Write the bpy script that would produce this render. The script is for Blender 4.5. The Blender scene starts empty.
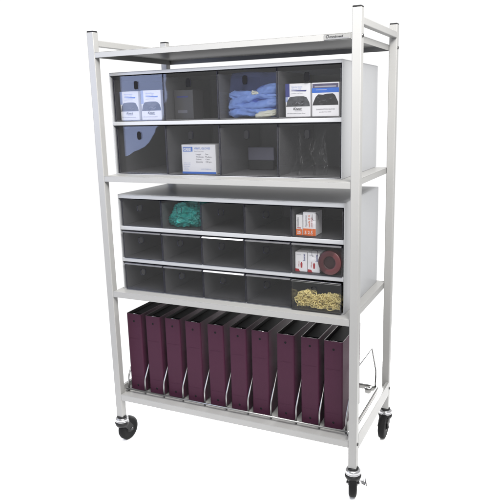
import bpy, bmesh, math, random
from mathutils import Vector, Matrix, noise
random.seed(7)
C = bpy.context.scene.collection
S = bpy.context.scene
R = math.radians

# ------------------------------------------------------------------ materials
def mat(name, col, rough=.5, metal=0., coat=0., bump=0., bscale=200., var=0., vscale=6., spec=.5, sheen=0., sss=0.):
    m = bpy.data.materials.new(name); m.use_nodes = True
    nt = m.node_tree; b = nt.nodes['Principled BSDF']
    b.inputs['Base Color'].default_value = (*col, 1)
    b.inputs['Roughness'].default_value = rough
    b.inputs['Metallic'].default_value = metal
    b.inputs['Coat Weight'].default_value = coat
    b.inputs['Specular IOR Level'].default_value = spec
    b.inputs['Sheen Weight'].default_value = sheen
    if sss:
        b.inputs['Subsurface Weight'].default_value = sss
        b.inputs['Subsurface Scale'].default_value = .01
    tc = nt.nodes.new('ShaderNodeTexCoord')
    if bump:
        n = nt.nodes.new('ShaderNodeTexNoise'); n.inputs['Scale'].default_value = bscale; n.inputs['Detail'].default_value = 3
        bp = nt.nodes.new('ShaderNodeBump'); bp.inputs['Strength'].default_value = bump; bp.inputs['Distance'].default_value = .001
        nt.links.new(tc.outputs['Object'], n.inputs['Vector'])
        nt.links.new(n.outputs['Fac'], bp.inputs['Height']); nt.links.new(bp.outputs['Normal'], b.inputs['Normal'])
    if var:
        n = nt.nodes.new('ShaderNodeTexNoise'); n.inputs['Scale'].default_value = vscale; n.inputs['Detail'].default_value = 4
        r = nt.nodes.new('ShaderNodeMapRange'); r.inputs['To Min'].default_value = 1 - var; r.inputs['To Max'].default_value = 1 + var
        x = nt.nodes.new('ShaderNodeMix'); x.data_type = 'RGBA'; x.blend_type = 'MULTIPLY'; x.inputs['Factor'].default_value = 1
        x.inputs['A'].default_value = (*col, 1)
        nt.links.new(tc.outputs['Object'], n.inputs['Vector']); nt.links.new(n.outputs['Fac'], r.inputs['Value'])
        nt.links.new(r.outputs['Result'], x.inputs['B']); nt.links.new(x.outputs['Result'], b.inputs['Base Color'])
    return m

def smoke(name, tint, ior=1.5, refl=1., rough=.02, scratch=.0, haze=0., hcol=(.3, .3, .31)):
    """tinted clear plastic: coloured see-through plus a Fresnel reflection"""
    m = bpy.data.materials.new(name); m.use_nodes = True
    nt = m.node_tree; nt.nodes.clear()
    o = nt.nodes.new('ShaderNodeOutputMaterial'); mx = nt.nodes.new('ShaderNodeMixShader')
    t = nt.nodes.new('ShaderNodeBsdfTransparent'); t.inputs['Color'].default_value = (*tint, 1)
    g = nt.nodes.new('ShaderNodeBsdfGlossy'); g.inputs['Roughness'].default_value = rough
    f = nt.nodes.new('ShaderNodeFresnel'); f.inputs['IOR'].default_value = ior
    mu = nt.nodes.new('ShaderNodeMath'); mu.operation = 'MULTIPLY'; mu.inputs[1].default_value = refl
    nt.links.new(f.outputs[0], mu.inputs[0]); nt.links.new(mu.outputs[0], mx.inputs[0])
    nt.links.new(g.outputs[0], mx.inputs[2])
    if haze:            # diffuse share, paints in light caught within the plastic
        d = nt.nodes.new('ShaderNodeBsdfDiffuse'); d.inputs['Color'].default_value = (*hcol, 1)
        mh = nt.nodes.new('ShaderNodeMixShader'); mh.inputs[0].default_value = haze
        nt.links.new(t.outputs[0], mh.inputs[1]); nt.links.new(d.outputs[0], mh.inputs[2]); nt.links.new(mh.outputs[0], mx.inputs[1])
    else: nt.links.new(t.outputs[0], mx.inputs[1])
    if scratch:
        tc = nt.nodes.new('ShaderNodeTexCoord'); n = nt.nodes.new('ShaderNodeTexNoise'); n.inputs['Scale'].default_value = 9; n.inputs['Detail'].default_value = 2
        bp = nt.nodes.new('ShaderNodeBump'); bp.inputs['Strength'].default_value = scratch; bp.inputs['Distance'].default_value = .004
        nt.links.new(tc.outputs['Object'], n.inputs['Vector']); nt.links.new(n.outputs['Fac'], bp.inputs['Height'])
        nt.links.new(bp.outputs['Normal'], g.inputs['Normal'])
    nt.links.new(mx.outputs[0], o.inputs[0])
    return m

M = dict(
    paint=mat('white_powder_coat', (.212, .211, .207), .38, bump=.06, bscale=900, var=.045),
    cab=mat('cabinet_enamel', (.262, .267, .278), .36, bump=.05, bscale=900, var=.03),
    black=mat('black_plastic', (.006, .006, .0065), .5, spec=.25, var=.3, vscale=60),
    dark_plug=mat('matt_black_plug', (.008, .008, .009), .85, spec=.08),
    dark_plug_grey=mat('grey_plug', (.014, .014, .015), .7, spec=.12),
    lip=mat('grey_plastic_lip', (.085, .085, .09), .22),
    tyre=mat('black_tyre', (.006, .006, .0065), .7, spec=.12, bump=.3, bscale=300),
    chrome=mat('chrome', (.40, .40, .41), .14, 1.),
    wire=mat('bright_wire', (.29, .29, .29), .34, 1.),
    steel=mat('dull_steel', (.08, .08, .085), .5, 1.),
    bolt=mat('bolt_head', (.06, .06, .06), .4, .8),
    maroon=mat('maroon_vinyl', (.031, .0070, .0185), .55, bump=.35, bscale=700, var=.12, vscale=14, spec=.15),
    lining=mat('binder_lining', (.005, .0045, .005), .8, spec=.08),
    void_block=mat('black_void_block', (.005, .005, .0055), .85, spec=.08, bump=.3, bscale=500),
    smoke=smoke('smoked_acrylic', (.965, .965, .972), 1.5, .68, .015, .12),
    smoke_low=smoke('dark_smoked_acrylic', (.935, .935, .94), 1.5, .5, .03, .1),
    smoke_side=smoke('smoked_acrylic_side', (.90, .90, .91), 1.4, .35, .03, 0., .38, (.34, .34, .35)),  # haze brightens the upper drawer walls as if lit inside
    smoke_side_low=smoke('dark_smoked_side', (.86, .86, .87), 1.4, .35, .03, 0., .24, (.36, .36, .37)),
    smoke_floor=smoke('smoked_acrylic_floor', (.86, .86, .87), 1.4, .35, .03, 0., .52, (.50, .50, .51)),  # paler haze: light falling on the drawer floors put into colour
    smoke_floor_low=smoke('dark_smoked_floor', (.86, .86, .87), 1.4, .35, .03, 0., .22),
    smoke_edge=mat('smoked_acrylic_edge', (.030, .031, .046), .25),
    clear=smoke('clear_acrylic', (.97, .97, .97), 1.5, .7, .02, .1),
    film=None,
    bagfilm=smoke('clear_bag_film', (.97, .97, .97), 1.45, .9, .22, 0., .035, (.8, .8, .8)),
    white=mat('carton_white', (.88, .88, .89), .45, var=.02),
    strip=mat('pale_glare', (.50, .50, .51), .3, var=.5, vscale=45),
    lav=mat('carton_lavender', (.15, .15, .21), .5),
    grey=mat('carton_grey', (.42, .42, .46), .45),
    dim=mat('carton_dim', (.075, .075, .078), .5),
    text=mat('ink_grey', (.16, .16, .19), .5),
    dark=mat('ink_black', (.014, .014, .016), .5, var=.8, vscale=90),
    maskg=mat('photo_grey', (.075, .078, .085), .5, var=.95, vscale=75),
    navy=mat('ink_navy', (.035, .045, .22), .45),
    blue=mat('ink_blue', (.03, .16, .62), .45),
    pale=mat('ink_pale_blue', (.36, .44, .70), .45),
    violet=mat('ink_violet', (.10, .085, .16), .45, var=.5, vscale=30),
    orange=mat('ink_orange', (.80, .16, .02), .5),
    red=mat('ink_red', (.42, .02, .03), .5),
    tape=mat('maroon_tape', (.050, .0090, .0105), .4, var=.15, vscale=40),
    core=mat('tape_core', (.03, .006, .007), .6),
    teal=mat('teal_nitrile', (.006, .24, .21), .45, bump=.3, bscale=160, var=.25, vscale=40),
    cloth=mat('blue_nitrile', (.165, .27, .60), .5, bump=.3, bscale=220, var=.2, vscale=25, sheen=.2),
    cuff=mat('pale_cuff', (.62, .62, .52), .6),
    yellow=mat('yellow_rubber', (.93, .80, .36), .4, var=.25, vscale=60),
    plate=mat('name_plate', (.15, .15, .148), .35),
    floor=mat('white_floor', (.96, .96, .96), .8),
)

def film_mat():
    m = bpy.data.materials.new('blue_film'); m.use_nodes = True; nt = m.node_tree; nt.nodes.clear()
    o = nt.nodes.new('ShaderNodeOutputMaterial'); a = nt.nodes.new('ShaderNodeMixShader'); c = nt.nodes.new('ShaderNodeMixShader')
    t = nt.nodes.new('ShaderNodeBsdfTransparent'); t.inputs['Color'].default_value = (.62, .70, .95, 1)
    d = nt.nodes.new('ShaderNodeBsdfDiffuse'); d.inputs['Color'].default_value = (.13, .17, .40, 1)
    l = nt.nodes.new('ShaderNodeLayerWeight'); l.inputs['Blend'].default_value = .25
    g = nt.nodes.new('ShaderNodeMapRange'); g.inputs['To Min'].default_value = .20; g.inputs['To Max'].default_value = .75
    nt.links.new(l.outputs['Facing'], g.inputs['Value']); nt.links.new(g.outputs['Result'], a.inputs[0])
    nt.links.new(t.outputs[0], a.inputs[1]); nt.links.new(d.outputs[0], a.inputs[2]); nt.links.new(a.outputs[0], o.inputs[0])
    return m
M['film'] = film_mat()

# ------------------------------------------------------------------ mesh builder
class MB:
    def __init__(s): s.v = []; s.f = []; s.mi = []; s.mats = []; s.sm = []
    def m(s, name):
        if name not in s.mats: s.mats.append(name)
        return s.mats.index(name)
    def add(s, verts, faces, mname, smooth=False):
        o = len(s.v); k = s.m(mname)
        s.v += [tuple(v) for v in verts]
        for f in faces: s.f.append([i + o for i in f]); s.mi.append(k); s.sm.append(smooth)
        return s
    def bm(s, b, mname, smooth=False, M4=None):
        b.verts.index_update()
        vs = [(M4 @ v.co) if M4 else v.co.copy() for v in b.verts]
        s.add(vs, [[v.index for v in f.verts] for f in b.faces], mname, smooth); b.free(); return s
    def box(s, x0, x1, y0, y1, z0, z1, mname, bev=0., seg=2, M4=None):
        b = bmesh.new(); bmesh.ops.create_cube(b, size=1)
        for v in b.verts:
            v.co = Vector(((x0 + x1) / 2 + v.co.x * (x1 - x0), (y0 + y1) / 2 + v.co.y * (y1 - y0), (z0 + z1) / 2 + v.co.z * (z1 - z0)))
        if bev: bmesh.ops.bevel(b, geom=b.edges[:], offset=bev, segments=seg, affect='EDGES', profile=.5)
        return s.bm(b, mname, False, M4)
    def lathe(s, prof, axis, c, mname, n=32, smooth=True):
        """prof = [(radius, along axis)], axis = unit vector"""
        a = Vector(axis).normalized(); u = a.orthogonal().normalized(); w = a.cross(u); c = Vector(c)
        vs = []; fs = []
        for (r, h) in prof:
            for k in range(n):
                t = 2 * math.pi * k / n
                vs.append(c + a * h + (u * math.cos(t) + w * math.sin(t)) * r)
        for i in range(len(prof) - 1):
            for k in range(n):
                fs.append([i * n + k, i * n + (k + 1) % n, (i + 1) * n + (k + 1) % n, (i + 1) * n + k])
        return s.add(vs, fs, mname, smooth)
    def cyl(s, p0, p1, r, mname, n=20, bev=0.):
        p0 = Vector(p0); p1 = Vector(p1); L = (p1 - p0).length
        pr = [(0.0001, 0), (r - bev, 0), (r, bev), (r, L - bev), (r - bev, L), (.0001, L)]
        return s.lathe(pr, p1 - p0, p0, mname, n, False)
    def tube(s, pts, r, mname, n=10, fillet=.0):
        P = [Vector(p) for p in pts]
        if fillet:
            Q = [P[0]]
            for a, b, c in zip(P, P[1:], P[2:]):
                d1 = (a - b); d2 = (c - b); f = min(fillet, d1.length * .45, d2.length * .45)
                e1 = b + d1.normalized() * f; e2 = b + d2.normalized() * f
                for k in range(6):
                    t = k / 5; Q.append((1 - t) ** 2 * e1 + 2 * t * (1 - t) * b + t * t * e2)
            Q.append(P[-1]); P = Q
        vs = []; fs = []; u = None
        for i, p in enumerate(P):
            t = (P[min(i + 1, len(P) - 1)] - P[max(i - 1, 0)]).normalized()
            u = t.orthogonal().normalized() if u is None else (u - t * u.dot(t)).normalized()
            w = t.cross(u)
            for k in range(n):
                a = 2 * math.pi * k / n; vs.append(p + (u * math.cos(a) + w * math.sin(a)) * r)
        for i in range(len(P) - 1):
            for k in range(n): fs.append([i * n + k, i * n + (k + 1) % n, (i + 1) * n + (k + 1) % n, (i + 1) * n + k])
        fs.append(list(range(n))[::-1]); fs.append([len(vs) - n + k for k in range(n)])
        return s.add(vs, fs, mname, True)
    def prism(s, pts, y0, y1, mname):
        """outline in x,z extruded along y"""
        n = len(pts); vs = [(x, y0, z) for x, z in pts] + [(x, y1, z) for x, z in pts]
        fs = [list(range(n)), [n + k for k in range(n)][::-1]] + [[k, k + n, (k + 1) % n + n, (k + 1) % n] for k in range(n)]
        return s.add(vs, fs, mname)
    def build(s, name, parent=None, at=None):
        """vertices are world coordinates; the object's origin is put at `at`"""
        me = bpy.data.meshes.new(name)
        o0 = Vector(at) if at is not None else (wl(parent) if parent else Vector((0, 0, 0)))
        me.from_pydata([Vector(v) - o0 for v in s.v], [], s.f)
        for n in s.mats: me.materials.append(M[n])
        for p, k, sm in zip(me.polygons, s.mi, s.sm): p.material_index = k; p.use_smooth = sm
        b = bmesh.new(); b.from_mesh(me); bmesh.ops.recalc_face_normals(b, faces=b.faces[:]); b.to_mesh(me); b.free()
        me.update()
        o = bpy.data.objects.new(name, me); C.objects.link(o)
        o.parent = parent
        o.location = o0 - (wl(parent) if parent else Vector((0, 0, 0)))
        return o
def wl(o):
    v = Vector((0, 0, 0))
    while o: v += o.location; o = o.parent
    return v
def tag(o, label, cat, group=None):
    o['label'] = label; o['category'] = cat
    if group: o['group'] = group
    return o
def thing(name, loc, label, cat, group=None):
    o = bpy.data.objects.new(name, None); o.empty_display_size = .05; C.objects.link(o); o.location = loc
    return tag(o, label, cat, group)
def copy_tree(o, parent=None):
    c = o.copy(); C.objects.link(c); c.parent = parent
    for ch in list(o.children): copy_tree(ch, c)
    return c
def lettering(s, body, x, y, z, size, mname, shear=0., align='LEFT', rot90=False, stretch=1., bold=0.):
    """flat lettering facing -Y added to the builder"""
    cu = bpy.data.curves.new('lettering', 'FONT'); cu.body = body; cu.size = size; cu.shear = shear; cu.align_x = align; cu.offset = bold; cu.resolution_u = 2
    ob = bpy.data.objects.new('lettering', cu); C.objects.link(ob)
    bpy.context.view_layer.update()
    me = bpy.data.meshes.new_from_object(ob)
    vs = []
    for v in me.vertices:
        a, b = v.co.x * stretch, v.co.y
        if rot90: a, b = -b, a
        vs.append((x + a, y, z + b))
    s.add(vs, [list(p.vertices) for p in me.polygons], mname)
    bpy.data.objects.remove(ob); bpy.data.curves.remove(cu); bpy.data.meshes.remove(me)

# ------------------------------------------------------------------ measures (metres)
W, D, p, H = .95, .4764, .027, 1.4276
FZ = -.0975
ZB = .0133
SH = [(1.3436, 1.3624), (.9235, .9433), (.4978, .5191), (.0847, .1089)]

# ------------------------------------------------------------------ setting
fl = MB(); fl.add([(-60, -60, FZ), (60, -60, FZ), (60, 60, FZ), (-60, 60, FZ)], [[0, 1, 2, 3]], 'floor')
g = fl.build('floor'); g['kind'] = 'structure'

# ------------------------------------------------------------------ the cart
cart = thing('medical_cart', (W / 2, D / 2, FZ), 'tall white metal shelf cart on four black swivel casters', 'cart')
for (x, y) in ((0, 0), (W - p, 0), (0, D - p), (W - p, D - p)):
    b = MB(); b.box(x, x + p, y, y + p, ZB, H, 'paint', .0022, 3)
    po = b.build('post', cart, (x + p / 2, y + p / 2, ZB))
    b = MB(); b.box(x + .0006, x + p - .0006, y + .0006, y + p - .0006, H - .003, H + .0042, 'black', .0018, 2)
    b.build('cap', po)
    # screw heads on the outer side of the post
    sx = 1 if x > .5 else -1; X0 = x + p if x > .5 else x
    for z in (1.352, .0965):
        b = MB(); yc = y + p * .5
        b.lathe([(.0001, .0035), (.003, .0034), (.0052, .002), (.0056, -.001)], (sx, 0, 0), (X0, yc, z), 'bolt', 16)
        b.build('bolt', po)
for i, (z0, z1) in enumerate(SH):
    b = MB(); t = .0016; lip = .016
    x0, x1, y0, y1 = p, W - p, .0005, D - .0005
    # top sheet notched round the posts (butts between them), apron and return lip
    b.box(x0 + .0005, x1 - .0005, y0, y1, z1 - t, z1, 'paint', .0007, 2)
    b.box(x0 + .0005, x1 - .0005, y0, y0 + t, z0, z1 - t - .0001, 'paint', .0006, 1)
    b.box(x0 + .0005, x1 - .0005, y1 - t, y1, z0, z1 - t - .0001, 'paint', .0006, 1)
    b.box(x0 + .0005, x0 + .0005 + t, y0 + t, y1 - t, z0, z1 - t - .0001, 'paint')
    b.box(x1 - .0005 - t, x1 - .0005, y0 + t, y1 - t, z0, z1 - t - .0001, 'paint')
    so = b.build('shelf', cart, (W / 2, D / 2, z0))
    if i == 0:
        b = MB(); b.box(.842, .9215, -.0012, .0004, 1.3450, 1.3600, 'bolt', .0008, 2); b.box(.8428, .9207, -.0016, -.0010, 1.3458, 1.3592, 'plate')
        lettering(b, 'O', .8465, -.0018, 1.3500, .0125, 'dark', .2, bold=.0004)
        lettering(b, 'mnimed', .8575, -.0018, 1.3506, .0085, 'dark', .2, stretch=1.45, bold=.00035)
        b.box(.858, .915, -.0019, -.0017, 1.3492, 1.3496, 'text'); b.box(.848, .915, -.0019, -.0017, 1.3473, 1.3477, 'text')
        b.build('name_plate', so)
for x in (0, W - .0195):
    b = MB(); b.box(x + .0002, x + .0193, p, D - p, 1.3829, 1.4034, 'paint', .0018, 2)
    b.build('top_rail', cart)
for s_, (x0, x1) in ((-1, (.0, .0255)), (1, (W - .0255, W))):
    # bottom side rails: an upright flange with a narrow turned-in top
    b = MB(); xo = x0 if s_ < 0 else x1; xi = xo - s_ * .002
    b.box(min(xo, xi), max(xo, xi), p + .0003, D - p - .0003, .0735, .1265, 'paint', .0007, 1)
    xj = xo - s_ * .011
    b.box(min(xi, xj), max(xi, xj), p + .0003, D - p - .0003, .1245, .1264, 'paint')
    xk = xo - s_ * .0262
    b.box(min(xj, xk), max(xj, xk), p + .0003, D - p - .0003, .1050, .1085, 'paint')
    b.box(min(xj, xj + s_ * .002), max(xj, xj + s_ * .002), p + .0003, D - p - .0003, .1088, .1244, 'paint')
    b.box(min(xi, xk), max(xi, xk), p + .0003, D - p - .0003, .0737, .0755, 'paint')
    b.build('side_rail', cart)

def caster(x, y, ang, lever=False, trail=.030):
    """ang = heading of the trailing wheel"""
    c = Vector((x, y, 0)); r = .0460; d = Vector((math.cos(ang), math.sin(ang), 0)); a = Vector((-d.y, d.x, 0))
    hub = Vector((x, y, FZ + r)) + d * trail
    b = MB()
    b.lathe([(.0001, ZB + .001), (.0175, ZB + .001), (.0185, ZB - .002), (.0185, ZB - .006), (.0001, ZB - .006)], (0, 0, 1), c, 'black', 28)
    # fork: bell shaped hood then two cheeks
    b.lathe([(.0001, -.010), (.024, -.010), (.0275, -.014), (.026, -.022), (.021, -.030), (.0001, -.030)], (0, 0, 1), c, 'black', 28)
    fo = b.build('caster', cart, (x, y, ZB))
    b = MB()
    b.lathe([(.0001, ZB - .0055), (.020, ZB - .0055), (.0245, ZB - .009), (.0255, ZB - .014), (.0235, ZB - .0175), (.0252, ZB - .0185), (.0252, ZB - .0215), (.0235, ZB - .0235), (.0001, ZB - .0235)], (0, 0, 1), c, 'chrome', 36)
    b.build('collar', fo)
    b = MB()
    for s_ in (-1, 1):
        o = a * s_ * .0165
        q = []
        for (u, z) in ((-.018, -.018), (.020, -.016), (.040, FZ + r + .010), (.040, FZ + r - .010), (.022, FZ + r - .010), (.004, -.040)):
            q.append((u, z))
        vs = [c + d * u + o + a * s_ * k + Vector((0, 0, z)) for k in (0, .003) for (u, z) in q]; n = len(q)
        b.add(vs, [list(range(n)), list(range(n, 2 * n))] + [[k, (k + 1) % n, (k + 1) % n + n, k + n] for k in range(n)], 'black')
    b.cyl(hub - a * .022, hub + a * .022, .005, 'steel', 14, .0008)
    b.build('fork', fo)
    b = MB()
    b.lathe([(.010, -.0125), (.026, -.0125), (.031, -.0132), (.037, -.0132), (r - .002, -.0105), (r, -.006), (r, .006), (r - .002, .0105), (.037, .0132), (.031, .0132), (.026, .0125), (.010, .0125)], a, hub, 'tyre', 44)
    wh = b.build('wheel', fo)
    b = MB()
    b.lathe([(.0001, -.0155), (.009, -.0155), (.012, -.013), (.0245, -.0115), (.0255, -.0122), (.0255, .0122), (.0245, .0115), (.012, .013), (.009, .0155), (.0001, .0155)], a, hub, 'black', 32)
    b.build('hub', wh)
    if lever:
        s_ = 1 if a.x > 0 else -1
        e = hub + a * s_ * .019 + Vector((0, 0, .012))
        b = MB()
        A = Matrix(((a.x * s_, d.x, 0, e.x), (a.y * s_, d.y, 0, e.y), (0, 0, 1, e.z), (0, 0, 0, 1)))
        b.box(0, .016, -.007, .007, -.002, .001, 'steel', .0008, 1, A)
        b.box(.010, .024, -.008, .008, -.004, -.001, 'steel', .0008, 1, A @ Matrix.Rotation(R(28), 4, 'Y'))
        b.box(.019, .022, -.008, .008, -.022, -.002, 'steel', .0008, 1, A @ Matrix.Rotation(R(-12), 4, 'Y'))
        b.build('brake_lever', fo)
h = p / 2
caster(h, h, R(84))
caster(W - h, h, R(104), True, .012)
caster(h, D - h, R(70))
caster(W - h, D - h, R(-90))

# ------------------------------------------------------------------ drawer cabinets
def panel_with_hole(b, x0, x1, z0, z1, y0, y1, hx, hz, rx, rz, mname, edge):
    """sheet with an oval finger hole"""
    n = 48; inner = []; outer = []
    for k in range(n):
        t = 2 * math.pi * k / n + .0001
        c_, s_ = math.cos(t), math.sin(t)
        e = .6
        inner.append((hx + rx * math.copysign(abs(c_) ** e, c_), hz + rz * math.copysign(abs(s_) ** e, s_)))
        # ray to the rectangle
        tx = ((x1 - hx) / c_ if c_ > 0 else (x0 - hx) / c_) if abs(c_) > 1e-6 else 1e9
        tz = ((z1 - hz) / s_ if s_ > 0 else (z0 - hz) / s_) if abs(s_) > 1e-6 else 1e9
        q = min(tx, tz); outer.append([hx + c_ * q, hz + s_ * q])
    for cx, cz in ((x0, z0), (x1, z0), (x0, z1), (x1, z1)):     # snap nearest ring point to each corner
        k = min(range(n), key=lambda k: (outer[k][0] - cx) ** 2 + (outer[k][1] - cz) ** 2); outer[k] = [cx, cz]
    vs = [(x, y, z) for y in (y0, y1) for ring in (outer, inner) for x, z in ring]
    O = lambda lay, ring, k: lay * 2 * n + ring * n + k % n
    b.add(vs, [[O(0, 0, k), O(0, 0, k + 1), O(0, 1, k + 1), O(0, 1, k)] for k in range(n)] + [[O(1, 0, k), O(1, 1, k), O(1, 1, k + 1), O(1, 0, k + 1)] for k in range(n)], mname)
    b.add(vs, [[O(0, 0, k), O(1, 0, k), O(1, 0, k + 1), O(0, 0, k + 1)] for k in range(n)] + [[O(0, 1, k), O(0, 1, k + 1), O(1, 1, k + 1), O(1, 1, k)] for k in range(n)], edge)

def cabinet(name, x0, x1, y0, y1, z0, z1, header, strips, cols, label, sm, hole, depth_in, drawer_label=None, thin=.0022):
    root = thing(name, ((x0 + x1) / 2, (y0 + y1) / 2, z0), label, 'drawer cabinet', 'drawer cabinets on the cart')
    t = thin; b = MB()
    b.box(x0, x0 + t, y0, y1, z0, z1 - t, 'cab', .0006, 1); b.box(x1 - t, x1, y0, y1, z0, z1 - t, 'cab', .0006, 1)
    b.box(x0, x1, y0, y1, z1 - t + .0001, z1, 'cab', .0006, 1)
    b.box(x0 + t, x1 - t, y1 - t, y1 - .0002, z0, z1 - t, 'cab')
    b.box(x0 + t, x1 - t, y0 + .0002, y1 - t, z0 + .0001, z0 + t, 'cab')
    ca = b.build('case', root)
    b = MB(); b.box(x0 + t, x1 - t, y0 - .0004, y0 + .012, header, z1 - t, 'cab', .0007, 2); b.build('header', root)
    for (a, c_) in strips:
        b = MB(); b.box(x0 + t, x1 - t, y0 - .0004, y0 + .014, a, c_, 'cab', .0016, 2)
        b.box(x0 + t, x1 - t, y0 + .014, y1 - t - .001, c_ - .004, c_ - .002, 'cab'); b.build('divider_shelf', root)
    for z in (z0 + .02, (z0 + z1) / 2, z1 - .02):
        b = MB(); b.lathe([(.0001, .0008), (.0018, .0006), (.0024, -.0002)], (1, 0, 0), (x1, y0 + .012, z), 'cab', 12); b.build('rivet', ca)
    rows = []; top = header
    for (a, c_) in strips: rows.append((c_, top)); top = a
    rows.append((z0 + t, top))
    dr = {}
    for ri, (za, zb) in enumerate(rows):
        for ci in range(len(cols) - 1):
            xa, xb = cols[ci] + .0022, cols[ci + 1] - .0022
            zf, zt = za + .0015, zb - .0035
            yf = y0 + .001 - (.004 if sm == 'smoke_low' and ri else 0)
            m_ = sm; ms = 'smoke_side' if hole == 'oval' else 'smoke_side_low'; mf = 'smoke_floor' if hole == 'oval' else 'smoke_floor_low'
            if sm == 'smoke_low' and ri == 2 and ci == 4: m_ = 'clear'; yf -= .008; ms = 'clear'
            yb = y1 - depth_in; w_ = .0022
            b = MB(); zs = zt - .010
            b.box(xa, xa + w_, yf + .0042, yb, zf, zs, ms); b.box(xb - w_, xb, yf + .0042, yb, zf, zs, ms)
            b.box(xa + w_, xb - w_, yb - w_, yb, zf, zs, ms)
            b.box(xa + w_, xb - w_, yf + .0042, yb - w_, zf, zf + w_, mf)
            d = b.build('drawer', root, ((xa + xb) / 2, (yf + yb) / 2, zf))
            b = MB(); hx = (xa + xb) / 2 - .006
            if hole == 'oval': hz, rx, rz = zt - .032, .0085, .014
            else: hz, rx, rz = zt - .030, .010, .0115
            panel_with_hole(b, xa, xb, zf, zt, yf, yf + .004, hx, hz, rx, rz, m_, 'smoke_edge')
            # turned lip along the top edge
            if hole != 'oval' and ri: b.box(xa + .001, xb - .001, yf - .007, yf + .0002, zt - .0048, zt - .0003, 'lip' if m_ != 'clear' else m_, .0012, 2)
            if hole != 'oval':          # moulded finger dimple: a thinner window of the same plastic
                b.prism([(hx + (rx - .0006) * math.cos(q), hz + (rz - .0006) * math.sin(q)) for q in [2 * math.pi * k / 32 for k in range(32)]], yf + .0012, yf + .0032, m_)
            b.build('front_panel', d)
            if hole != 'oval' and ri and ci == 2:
                b = MB(); b.box(xa + .003, xb - .002, yf - .0075, yf - .0068, zt - .0040, zt - .0006, 'strip', .0002, 1); b.box(xa + .003, xb - .002, yf - .0068, yf - .001, zt - .0003, zt + .0001, 'strip'); b.build('glare_strip', d)  # pale strip painting the glare along this lip
            if hole == 'oval':
                b = MB(); ring = [(hx + (rx - .0004) * math.copysign(abs(math.cos(q)) ** .6, math.cos(q)), hz + (rz - .0004) * math.copysign(abs(math.sin(q)) ** .6, math.sin(q))) for q in [2 * math.pi * k / 32 for k in range(32)]]
                b.prism(ring, yf - .0004, yf + .006, 'dark_plug' if ri == 0 or ci == 0 else 'dark_plug_grey'); b.build('dark_plug', d)  # dark plug added in the hole, standing in for its unlit inside
            dr[ri, ci] = (xa, xb, yf, yb, zf + w_, zt)
    return root, dr
C1 = [.043, .2508, .4586, .6664, .8735]
C2 = [.0600, .2280, .3890, .5530, .7180, .8885]
cab1, D1 = cabinet('drawer_cabinet', .031, .8765, .066, .487, .9436, 1.297, 1.2862, [(1.1155, 1.1290)], C1,
                   'upper grey metal cabinet holding two rows of four large smoked drawers', 'smoke', 'oval', .09)
cab2, D2 = cabinet('drawer_cabinet', .0475, .8930, .043, .462, .5194, .8740, .8602, [(.7445, .7588), (.6262, .6405)], C2,
                   'lower grey metal cabinet holding three rows of five small smoked drawers', 'smoke_low', 'round', .09)

# ------------------------------------------------------------------ things in the upper drawers
def floor1(r): return D1[r, 0][4] + .0004
def carton(name, x0, x1, y0, y1, z0, z1, label, cat, group, paint, side='white'):
    b = MB(); b.box(x0, x1, y0, y1, z0, z1, side, .0008, 1)
    paint(b, x0, x1, y0, z0, z1)
    o = b.build(name, None, ((x0 + x1) / 2, (y0 + y1) / 2, z0)); return tag(o, label, cat, group)
def pane(b, x0, x1, z0, z1, y, m_):
    b.add([(x0, y, z0), (x1, y, z0), (x1, y, z1), (x0, y, z1)], [[0, 1, 2, 3]], m_)
def lerp2(x0, x1, z0, z1, pts): return [(x0 + (x1 - x0) * u, z0 + (z1 - z0) * v) for u, v in pts]
def poly(b, pts, y, m_): b.add([(x, y, z) for x, z in pts], [list(range(len(pts)))], m_)
def folds(b, X, Z, y, m_, seed, v0, v1, n):
    """printed creases of a glove picture: thin curved wedges"""
    r = random.Random(seed)
    for k in range(n):
        u = r.uniform(.2, .72); v = r.uniform(v0, v1 - .06); L = r.uniform(.10, .2); a = r.uniform(-.7, .9); w_ = r.uniform(.006, .016); c_ = r.uniform(-.04, .04)
        up_ = []; dn = []
        for i in range(6):
            t = i / 5; q = w_ * math.sin(math.pi * t) ; uu = u + L * (t - .5) * math.cos(a); vv = v + L * (t - .5) * math.sin(a) * .8 + c_ * math.sin(math.pi * t)
            vv = min(max(vv, v0 - .02), v1); up_.append((X(uu), Z(vv + q))); dn.append((X(uu), Z(vv - q)))
        poly(b, up_[1:5] + [up_[5]] + dn[4:0:-1] + [dn[0]], y - .00002 * k, m_)
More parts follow.
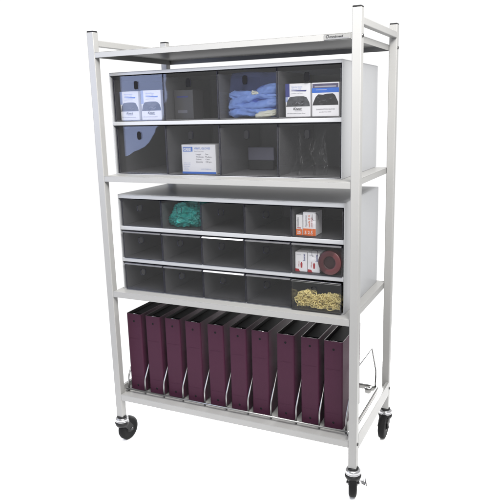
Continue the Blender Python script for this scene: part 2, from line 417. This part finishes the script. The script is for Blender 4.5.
def face_glove_box(kind):
    def f(b, x0, x1, y0, z0, z1):
        w, h_ = x1 - x0, z1 - z0; y1_, y2, y3 = y0 - .0003, y0 - .0006, y0 - .0009
        X = lambda u: x0 + w * u; Z = lambda v: z0 + h_ * v
        if kind == 'band':
            pane(b, X(.02), X(.98), Z(.84), Z(.965), y1_, 'violet'); pane(b, X(.0), X(1.), Z(.70), Z(.84), y1_, 'blue')
            pane(b, X(.10), X(.9), Z(.86), Z(.90), y2, 'grey'); pane(b, X(.15), X(.55), Z(.775), Z(.795), y2, 'pale')
            poly(b, lerp2(x0, x1, z0, z1, [(.02, .33), (.98, .33), (.97, .42), (.86, .62), (.78, .67), (.55, .665), (.42, .64), (.24, .655), (.14, .58), (.05, .42)]), y1_, 'dark')
            folds(b, X, Z, y2, 'maskg', 11, .36, .62, 9)
            lettering(b, 'EXAMINATION GLOVES', X(.16), y2, Z(.19), h_ * .055, 'text', stretch=1.)
            lettering(b, 'powder free nitrile', X(.27), y2, Z(.115), h_ * .05, 'text')
        else:
            if kind == 'side': pane(b, X(0), X(.17), Z(.60), Z(1), y1_, 'navy'); pane(b, X(0), X(.10), Z(.45), Z(.60), y1_, 'pale')
            else: pane(b, X(0), X(.13), Z(.55), Z(1), y1_, 'pale')
            lettering(b, 'Nitrile Exam', X(.25), y2, Z(.875), h_ * .07, 'pale'); lettering(b, 'Gloves 100', X(.25), y2, Z(.81), h_ * .07, 'pale')
            poly(b, lerp2(x0, x1, z0, z1, [(.24, .795), (.86, .80), (.84, .755), (.5, .765), (.24, .78)]), y2, 'navy' if kind == 'side' else 'blue')
            lettering(b, 'powder free latex', X(.25), y2, Z(.695), h_ * .05, 'grey')
            poly(b, lerp2(x0, x1, z0, z1, [(.02, .31), (.99, .31), (.97, .42), (.86, .58), (.74, .615), (.45, .62), (.18, .60), (.08, .49)]), y1_, 'maskg')
            folds(b, X, Z, y2, 'dark', 4, .35, .56, 8)
            folds(b, X, Z, y2, 'grey', 9, .40, .52, 3)
            if kind == 'fold': poly(b, lerp2(x0, x1, z0, z1, [(.70, .33), (.98, .33), (.93, .52), (.84, .57), (.74, .47)]), y3, 'dark')
            lettering(b, 'Knect', X(.30), y2, Z(.205), h_ * .115, 'dark', .35, bold=.0002)
            pane(b, X(.38), X(.68), Z(.175), Z(.185), y2, 'text')
            lettering(b, 'soft touch medical exam gloves', X(.06), y2, Z(.09), h_ * .05, 'text', stretch=.95)
    return f
zr = floor1(0); yb_ = .0775
carton('glove_box', .0625, .1395, yb_, yb_ + .075, zr, zr + .0985, 'white glove box with plain grey picture, standing leftmost in the top drawer row', 'glove box', 'glove boxes in the top drawers', face_glove_box('plain'))
carton('glove_box', .1510, .2325, yb_, yb_ + .075, zr, zr + .0995, 'white glove box second from the left with a black corner in its mask picture', 'glove box', 'glove boxes in the top drawers', face_glove_box('fold'))
carton('glove_box', .6905, .7715, yb_, yb_ + .075, zr, zr + .1000, 'white glove box with a navy left edge and script lettering over grey glove picture', 'glove box', 'glove boxes in the top drawers', face_glove_box('side'))
carton('glove_box', .7775, .8625, yb_, yb_ + .075, zr, zr + .1000, 'white glove box with a violet top, bright blue band and black glove picture', 'glove box', 'glove boxes in the top drawers', face_glove_box('band'))
# carton in the second drawer, its faintness put into the dark grey
def face_back(b, x0, x1, y0, z0, z1):
    pane(b, x0 + .010, x0 + .055, z0 + .072, z0 + .077, y0 - .0003, 'navy'); pane(b, x0 + .012, x0 + .05, z0 + .02, z0 + .03, y0 - .0003, 'text')
carton('glove_box', .2600, .3340, .120, .190, zr, zr + .097, 'dim grey carton standing in the second top drawer', 'glove box', 'glove boxes in the top drawers', face_back, 'dim')

def face_label(b, x0, x1, y0, z0, z1):
    w, h_ = x1 - x0, z1 - z0; y1_, y2 = y0 - .0003, y0 - .0006
    X = lambda u: x0 + w * u; Z = lambda v: z0 + h_ * v
    pane(b, X(0), X(1), Z(.0), Z(.07), y1_, 'blue')
    pane(b, X(.04), X(.33), Z(.76), Z(.92), y1_, 'blue'); pane(b, X(.05), X(.295), Z(.78), Z(.90), y2, 'pale')
    lettering(b, 'CARE', X(.06), y2 - .0002, Z(.79), h_ * .125, 'white', bold=.0003, stretch=.92)
    lettering(b, 'VINYL GLOVES', X(.38), y2, Z(.835), h_ * .10, 'blue', stretch=.95)
    lettering(b, 'latex free exam', X(.38), y2, Z(.755), h_ * .06, 'grey')
    for k, (a, c_) in enumerate((('Length', 'Size'), ('Thickness', 'Medium'), ('Colour', 'Clear'), ('Quantity', '100 pcs'))):
        lettering(b, a, X(.42), y2, Z(.645 - k * .085), h_ * .07, 'text', stretch=1.1); lettering(b, c_, X(.70), y2, Z(.645 - k * .085), h_ * .07, 'text', stretch=1.1)
    for k in range(5): lettering(b, ('store in a cool', 'dry place away', 'from sunlight', 'single use', 'non sterile')[k], X(.05), y2, Z(.36 - k * .06), h_ * .045, 'pale')
    lettering(b, 'www.vinylgloves', X(.56), y2, Z(.15), h_ * .06, 'pale')
z_ = floor1(1)
carton('glove_carton', .3045, .4360, .078, .148, z_, z_ + .0985, 'white carton with a blue logo block, small print and blue bottom band', 'carton', None, face_label)
b = MB(); b.box(.481, .580, .235, .255, z_ + .034, z_ + .080, 'lav', .003, 2); b.box(.483, .578, .236, .254, z_, z_ + .0345, 'dark', .002, 1)  # lower block coloured dark to merge into the drawer's shade
tag(b.build('paper_packet', None, (.5305, .245, z_)), 'dim lavender packet half seen in the drawer right of the blue banded carton', 'packet')
# loose clear bag hanging in folds inside the drawer
b = MB(); nx, nz_ = 70, 30; vs = []
for j in range(nz_ + 1):
    v = j / nz_
    for i in range(nx + 1):
        u = i / nx
        x = .692 + .112 * u + .012 * (v - .5) * math.sin(u * 4 + 1)
        y = .150 + .016 * math.sin(u * 15 + 2.2 * v + 2 * noise.noise(Vector((u * 2, v * 2.5, 1)))) + .018 * noise.noise(Vector((u * 4, v * 2.2, 7))) + .010 * (1 - 2 * abs(noise.noise(Vector((u * 7, v * 6, 3))))) - .045 * (1 - v) ** 3
        vs.append((x, y, z_ + .001 + (.125 + .018 * math.sin(u * 7 + .6)) * v))
b.add(vs, [[j * (nx + 1) + i, j * (nx + 1) + i + 1, (j + 1) * (nx + 1) + i + 1, (j + 1) * (nx + 1) + i] for j in range(nz_) for i in range(nx)], 'bagfilm', True)
tag(b.build('clear_bag', None, (.745, .15, z_)), 'loose clear plastic bag in the rightmost drawer of the second row', 'plastic bag')
# blue gloves folded over each other, in an open film bag
gz = floor1(0)
gb = thing('glove_stack', (.565, .15, gz), 'rumpled stack of bright blue folded nitrile gloves in an open film bag', 'gloves')
def fold_layer(cx, yf_, cz, lx, dep, th, tilt, seed, mname, wave=.004):
    """soft cloth folded back on itself, the fold facing forward"""
    nu, nv = 90, 44; vs = []; fs = []
    for i in range(nu + 1):
        u = -1 + 2 * i / nu
        end = max(0., 1 - abs(u) ** 5) ** .5
        for j in range(nv + 1):
            v = j / nv                      # upper back edge -> front fold -> lower back edge
            if v < .35: yy = dep * (1 - v / .35); zz = 1.; ny, nz = 0, 1
            elif v > .65: yy = dep * (v - .65) / .35; zz = -1.; ny, nz = 0, -1
            else:
                t = (v - .35) / .30 * math.pi; yy = -th * math.sin(t); zz = math.cos(t); ny, nz = -math.sin(t), math.cos(t)
            x = u * lx; z = zz * th * (.25 + .75 * end); y = yy + th * 1.2 * (1 - end) * 1.5
            w1 = noise.noise(Vector((x * 14 + seed, y * 12, zz * .5 + seed))); 
            w2 = 1 - 2.2 * abs(noise.noise(Vector((x * 16 + seed * 3, y * 36, zz * 1.1 + x * 9))))
            w3 = 1 - 2 * abs(noise.noise(Vector((x * 45 - seed, y * 70, zz * 2.2))))
            d = w1 * .0065 + w2 * .0052 + w3 * .0026
            vs.append((cx + x + w3 * .001, yf_ + y + ny * d, cz + z + nz * d + x * math.tan(tilt) + wave * math.sin(x * 30 + seed)))
    for i in range(nu):
        for j in range(nv): fs.append([i * (nv + 1) + j, i * (nv + 1) + j + 1, (i + 1) * (nv + 1) + j + 1, (i + 1) * (nv + 1) + j])
    m_ = MB(); m_.add(vs, fs, mname, True); return m_
lay = [(.566, .100, .0135, .089, .09, .0105, .02, 1.3, .002), (.567, .103, .034, .090, .09, .0110, .10, 4.1, .004), (.567, .101, .055, .089, .09, .0100, .12, 7.7, .004),
       (.528, .106, .071, .050, .08, .0085, -.02, 11.2, .003), (.616, .104, .080, .041, .08, .0110, .28, 15.2, .003)]
for (cx, yf_, dz, lx, dep, th, tl, sd, wv) in lay:
    fold_layer(cx, yf_, gz + dz + .003, lx, dep, th, tl, sd, 'cloth', wv).build('glove', gb)
for (cx, yf_, dz, lx, tl) in ((.580, .094, .077, .014, -.3), (.616, .091, .012, .036, .12)):
    fold_layer(cx, yf_, gz + dz, lx, .02, .005, tl, cx * 30, 'cuff', .001).build('cuff', gb)
# the bag standing up behind the gloves
b = MB(); n = 26; vs = []; rows_ = 16
for j in range(rows_ + 1):
    v = j / rows_
    for i in range(n + 1):
        u = i / n
        xl = .474 + .022 * v ** 1.6; xr = .6595
        x = xl + (xr - xl) * u
        y = .098 + .02 * math.sin(u * 9) * .3 + .008 * noise.noise(Vector((u * 6, v * 5, 2.2)))
        vs.append((x, y + .008 * (1 - v), gz + .002 + .139 * v + .003 * math.sin(u * 5)))
fs = [[j * (n + 1) + i, j * (n + 1) + i + 1, (j + 1) * (n + 1) + i + 1, (j + 1) * (n + 1) + i] for j in range(rows_) for i in range(n)]
b.add(vs, fs, 'film', True); bg = b.build('film_bag', gb)

# ------------------------------------------------------------------ things in the lower drawers
# teal glove wad
xa, xb, yf, yb, zf, zt = D2[0, 1]
b = bmesh.new(); bmesh.ops.create_icosphere(b, subdivisions=6, radius=1)
for v in b.verts:
    q = v.co.copy(); s0 = Vector((q.x * 1.7 + 3, q.y * 1.7, q.z * 1.7))
    r_ = 1 + .30 * noise.noise(s0) + .26 * (1 - 2 * abs(noise.noise(q * 3.1))) + .10 * (1 - 2 * abs(noise.noise(q * 6.5 + Vector((4, 1, 2))))) + .022 * noise.noise(q * 15)
    q = Vector((q.x * .064, q.y * .050, q.z * .0440)) * r_
    q.z = max(q.z, -.0395 + .001 * noise.noise(q * 200)); q.z = min(q.z, .0485)
    q.x = max(min(q.x + q.z * .25, .071), -.071)
    v.co = q + Vector((.306, .115, zf + .041))
m_ = MB(); m_.bm(b, 'teal', True)
tag(m_.build('glove_wad', None, (.306, .115, zf)), 'crumpled teal green gloves stuffed in a small smoked drawer', 'gloves')
# small cartons
def small(kind):
    def f(b, x0, x1, y0, z0, z1):
        w, h_ = x1 - x0, z1 - z0; y1_, y2 = y0 - .0003, y0 - .0006
        X = lambda u: x0 + w * u; Z = lambda v: z0 + h_ * v
        if kind in ('narrow', 'wide'):
            pane(b, x0, x1, Z(0), Z(.30), y1_, 'orange')
            if kind == 'wide':
                pane(b, X(.70), X(.72), Z(.0), Z(.30), y2, 'white')
                lettering(b, '5', X(.10), y2, Z(.06), h_ * .2, 'white', bold=.0003); lettering(b, '2.5', X(.36), y2, Z(.07), h_ * .19, 'white', bold=.0002)
                lettering(b, 'Hypodermic', X(.30), y2, Z(.36), h_ * .13, 'text', rot90=True, stretch=.78); lettering(b, 'needle 25 G', X(.56), y2, Z(.36), h_ * .13, 'orange', rot90=True, stretch=.80, bold=.0001)
                lettering(b, 'sterile single', X(.74), y2, Z(.36), h_ * .10, 'red', rot90=True, stretch=.85)
            else:
                lettering(b, '25', X(.16), y2, Z(.07), h_ * .2, 'white', bold=.0003)
                lettering(b, 'needles', X(.45), y2, Z(.42), h_ * .15, 'text', rot90=True); pane(b, X(.2), X(.8), Z(.34), Z(.38), y2, 'red')
        else:
            poly(b, lerp2(x0, x1, z0, z1, [(0, 0), (.42, 0), (.34, .06), (.30, .13), (0, .15)]), y1_, 'red')
            poly(b, lerp2(x0, x1, z0, z1, [(.46, .20), (.60, .20), (.62, .42), (.56, .50), (.50, .50), (.44, .40)]), y1_, 'red')
            lettering(b, 'Lancet', X(.84), y2, Z(.56), h_ * .16, 'navy', rot90=True, stretch=.85, bold=.0002)
            lettering(b, '100 pcs', X(.36), y2, Z(.24), h_ * .10, 'red', rot90=True); pane(b, X(.12), X(.5), Z(.86), Z(.875), y2, 'grey')
    return f
z_ = D2[0, 4][4] + .0004; y_ = .062
carton('needle_box', .7270, .7485, y_, y_ + .060, z_, z_ + .0655, 'short narrow white box with orange base beside a taller one', 'small box', 'orange and white boxes in the top right small drawer', small('narrow'))
carton('needle_box', .7515, .7935, y_, y_ + .060, z_, z_ + .0755, 'wider and taller white box with orange base and printed columns', 'small box', 'orange and white boxes in the top right small drawer', small('wide'))
z_ = D2[1, 4][4] + .0004; y_ = .056
carton('lancet_box', .7255, .7290 + .037, y_, y_ + .058, z_, z_ + .0640, 'white box with red corner, the left one of a pair beside the tape roll', 'small box', 'red and white boxes in the middle right small drawer', small('red'))
carton('lancet_box', .7685, .8085, y_, y_ + .058, z_, z_ + .0640, 'white box with red corner, standing directly beside the maroon tape roll', 'small box', 'red and white boxes in the middle right small drawer', small('red'))
# tape roll
r_o = .0385
b = MB(); cc = Vector((.8475, .060, z_ + r_o + .0003)); ax = Vector((-.10, -1, .05)).normalized()
pr_ = [(.0215, -.020), (.0235, -.0205)]
for k in range(7): pr_.append((.024 + k * .0022, -.0205 + (.0005 if k % 2 else -.0002)))
pr_ += [(r_o - .001, -.0202), (r_o, -.019), (r_o, .019), (r_o - .001, .020), (.0235, .020), (.0215, .0195)]
b.lathe(pr_, ax, cc, 'tape', 56)
to = b.build('tape_roll', None, tuple(cc))
tag(to, 'round maroon adhesive tape roll standing on edge in a small drawer', 'tape')
b = MB(); b.lathe([(.0215, -.0195), (.0195, -.0195), (.0195, .0190), (.0215, .0190)], ax, cc, 'core', 40); b.lathe([(.0001, .014), (.0195, .014)], ax, cc, 'core', 40); b.build('core', to)
# yellow rubber bands
xa, xb, yf, yb, zf, zt = D2[2, 4]
b = MB(); rnd = random.Random(5)
for k in range(330):
    u = rnd.random(); x = xa + .014 + (xb - xa - .028) * u
    hmax = .026 + .026 * math.exp(-((u - .2) / .2) ** 2) + .024 * math.exp(-((u - .78) / .24) ** 2)
    y = yf + .013 + .07 * rnd.random() ** 1.4; z = zf + .005 + hmax * rnd.random() * (1 - .3 * (y - yf) / .1)
    a = rnd.uniform(.006, .014); e = rnd.uniform(.35, .8); rot = Matrix.Rotation(rnd.uniform(0, 6.28), 3, 'Z') @ Matrix.Rotation(rnd.uniform(-1.2, 1.2), 3, 'X')
    pts = []
    span = rnd.uniform(3.6, 6.2)
    for i in range(13):
        t = span * i / 12; q = rot @ Vector((a * math.cos(t), a * e * math.sin(t), .003 * math.sin(2 * t + k)))
        q += Vector((x, y, z)); q.z = max(q.z, zf + .0018); q.x = min(max(q.x, xa + .005), xb - .005); q.y = max(q.y, yf + .0075); pts.append(q)
    b.tube(pts, rnd.uniform(.0013, .0022), 'yellow', 6)
yo = b.build('rubber_bands', None, ((xa + xb) / 2, (yf + yb) / 2, zf))
yo['kind'] = 'stuff'; tag(yo, 'tangled heap of yellow rubber bands in the bottom right drawer', 'rubber bands')

# ------------------------------------------------------------------ wire rack and binders on the bottom shelf
zs = SH[3][1]
rack = thing('wire_rack', (W / 2, .22, zs), 'bright wire divider rack standing on the bottom shelf around the binders', 'wire rack')
rw = .0033
for y, z in ((.0315, zs + .0145), (.4275, zs + .0030)):
    b = MB(); b.tube([(.034, y, z), (.912, y, z)], rw, 'wire'); b.build('rail', rack)
b = MB(); b.tube([(.034, .0315, zs + .0145), (.034, .0315, zs + .003), (.034, .4275, zs + .003)], rw, 'wire', 10, .008)
b.build('base_wire', rack)
b = MB(); b.tube([(.912, .0315, zs + .0145), (.912, .0315, zs + .003), (.912, .4275, zs + .003)], rw, 'wire', 10, .008); b.build('base_wire', rack)
gaps = [.0410, .1170, .2010, .2840, .3755, .4640, .5500, .6370, .7300, .8130, .9050]
for k, x in enumerate(gaps):
    b = MB()
    b.tube([(x, .0365, zs + .004), (x, .0385, .1700), (x, .120, .2935), (x, .360, .2925), (x, .4255, .1785), (x, .4225, zs + .004)], rw, 'wire', 10, .010)
    b.build('divider', rack, (x, .22, zs))
# retaining clip at the back corner
b = MB(); b.tube([(.872, .395, zs + .0028), (.890, .392, zs + .0028), (.894, .404, zs + .0028), (.884, .415, zs + .0028), (.905, .4235, zs + .0028)], rw, 'wire', 8, .006); b.build('clip', rack)

BH, BW, BD = .3065, .0640, .236
def make_binder():
    root = thing('binder', (0, 0, 0), '', 'binder', 'maroon binders on the bottom shelf')
    # cover: rounded spine wrapped into two boards
    t = .0028; pts = []
    rr = .006
    def arc(cx, cy, a0, a1, r_): return [(cx + r_ * math.cos(R(a0 + (a1 - a0) * k / 6)), cy + r_ * math.sin(R(a0 + (a1 - a0) * k / 6))) for k in range(7)]
    w2 = BW / 2
    outer = [(-w2, BD)] + arc(-w2 + rr, rr, 180, 270, rr) + arc(w2 - rr, rr, 270, 360, rr) + [(w2, BD)]
    inner = [(w2 - t, BD)] + arc(w2 - rr, rr, 360, 270, rr - t)[::1] + arc(-w2 + rr, rr, 270, 180, rr - t) + [(-w2 + t, BD)]
    n = len(outer)
    vs = [(x, y, z) for z in (0, BH) for x, y in outer] + [(x, y, z) for z in (0, BH) for x, y in inner[::-1]]
    A = lambda s_, l, k: s_ * 2 * n + l * n + k
    b = MB()
    b.add(vs, [[A(0, 0, k), A(0, 0, k + 1), A(0, 1, k + 1), A(0, 1, k)] for k in range(n - 1)], 'maroon', False)
    b.add(vs, [[A(1, 0, k), A(1, 1, k), A(1, 1, k + 1), A(1, 0, k + 1)] for k in range(n - 1)], 'lining', False)
    b.add(vs, [[A(0, l, k), A(1, l, k), A(1, l, k + 1), A(0, l, k + 1)] for k in range(n - 1) for l in (0, 1)] + [[A(0, 0, k), A(0, 1, k), A(1, 1, k), A(1, 0, k)] for k in (0, n - 1)], 'maroon', False)
    # pressed label pocket seams on the spine
    for z in (.054, .2085):
        b.box(-w2 + .008, w2 - .008, -.0004, .0002, z, z + .0011, 'maroon')
    cv = b.build('cover', root)
    b = MB(); b.box(-w2 + t + .004, w2 - t - .006, .040, BD - .008, .008, BH - .010, 'void_block', .001, 1); b.build('void_block', root)  # block coloured black for the dark void between the covers
    for z in (.0205, BH - .028):
        b = MB(); b.lathe([(.0001, .0008), (.0022, .0010), (.0040, .0003), (.0044, -.001)], (0, -1, 0), (.001, 0, z), 'dark_plug', 16); b.build('rivet', root)
    b = MB(); b.box(-.009, .011, .0055, .012, .02, BH - .004, 'steel', .002, 2); b.tube([(-.010, .009, BH - .005), (.0, .008, BH - .002), (.013, .009, BH - .005)], .0026, 'chrome', 8); b.build('ring_rail', root)
    return root
bx = [.0740, .1600, .2420, .3290, .4215, .5090, .5920, .6860, .7740, .8560]
ords = ['leftmost of the ten maroon binders, its left cover facing open shelf beside the cart post',
        'second maroon binder from the left on the bottom shelf', 'third maroon binder from the left on the bottom shelf',
        'fourth maroon binder from the left on the bottom shelf', 'fifth maroon binder from the left on the bottom shelf',
        'fifth maroon binder from the right on the bottom shelf', 'fourth maroon binder from the right on the bottom shelf',
        'third maroon binder from the right on the bottom shelf', 'second maroon binder from the right on the bottom shelf',
        'rightmost of the ten maroon binders, standing behind the front right cart post']
proto = make_binder(); rnd = random.Random(3)
for k, x in enumerate(bx):
    o = proto if k == 0 else copy_tree(proto)
    o.location = (x, .0510 + rnd.uniform(-.001, .002), zs + .0065)
    o.rotation_euler = (0, R(rnd.uniform(-.25, .25)), R(rnd.uniform(-.5, .5)))
    o['label'] = ords[k]
    s = 1 + rnd.uniform(-.012, .012); o.scale = (s, .885 if k == 9 else 1 + rnd.uniform(-.01, .01), 1)

# ------------------------------------------------------------------ light
w = bpy.data.worlds.new('World'); S.world = w; w.use_nodes = True
bgn = w.node_tree.nodes['Background']; bgn.inputs['Color'].default_value = (1, 1, 1, 1); bgn.inputs['Strength'].default_value = 1.05
def area(name, loc, target, sx, sy, power, col=(1, 1, 1), shape='RECTANGLE', spread=180.):
    l = bpy.data.lights.new(name, 'AREA'); l.shape = shape; l.size = sx; l.size_y = sy; l.energy = power; l.color = col; l.spread = R(spread)
    o = bpy.data.objects.new(name, l); C.objects.link(o); o.location = loc
    o.rotation_euler = (Vector(target) - Vector(loc)).to_track_quat('-Z', 'Y').to_euler(); return o
area('key_softbox', (1.75, -1.15, 2.35), (.5, .1, 1.32), 1.3, .7, 39, (1., .985, .96), spread=84)
area('top_softbox', (.95, -.62, 2.95), (.5, .0, 1.0), 1.4, .6, 11, (1., .985, .955), spread=70)
area('floor_fill', (.35, 2.3, .40), (.5, .1, FZ), 1.0, .25, 26, spread=50)  # added low lamp behind the cart, washes out the shade beneath it
area('blue_reflection_lamp', (-1.22, -1.41, 1.30), (.03, .06, 1.24), .92, .92, 14, (.46, .58, 1.), 'DISK')  # added out-of-view disc, placed to mirror as blue on the left drawers

# ------------------------------------------------------------------ camera
cam = bpy.data.cameras.new('camera'); co = bpy.data.objects.new('camera', cam); C.objects.link(co)
cam.sensor_width = 36; cam.lens = 36 * 624.96 / 500; cam.clip_end = 500; cam.clip_start = .05
a_, b_, c_ = R(-25.5641), R(-12.668), R(-1.5333)
fw = Vector((math.sin(a_) * math.cos(b_), math.cos(a_) * math.cos(b_), math.sin(b_)))
rt = Vector((math.cos(a_), -math.sin(a_), 0)); up = rt.cross(fw)
r2 = rt * math.cos(c_) + up * math.sin(c_); u2 = -rt * math.sin(c_) + up * math.cos(c_)
co.matrix_world = Matrix(((r2.x, u2.x, -fw.x, 1.4412), (r2.y, u2.y, -fw.y, -1.7768), (r2.z, u2.z, -fw.z, 1.1592), (0, 0, 0, 1)))
S.camera = co
S.render.engine = 'CYCLES'
S.cycles.max_bounces = 12; S.cycles.transparent_max_bounces = 40; S.cycles.use_denoising = True
S.view_settings.view_transform = 'Standard'; S.view_settings.look = 'None'; S.view_settings.exposure = 0; S.view_settings.gamma = 1
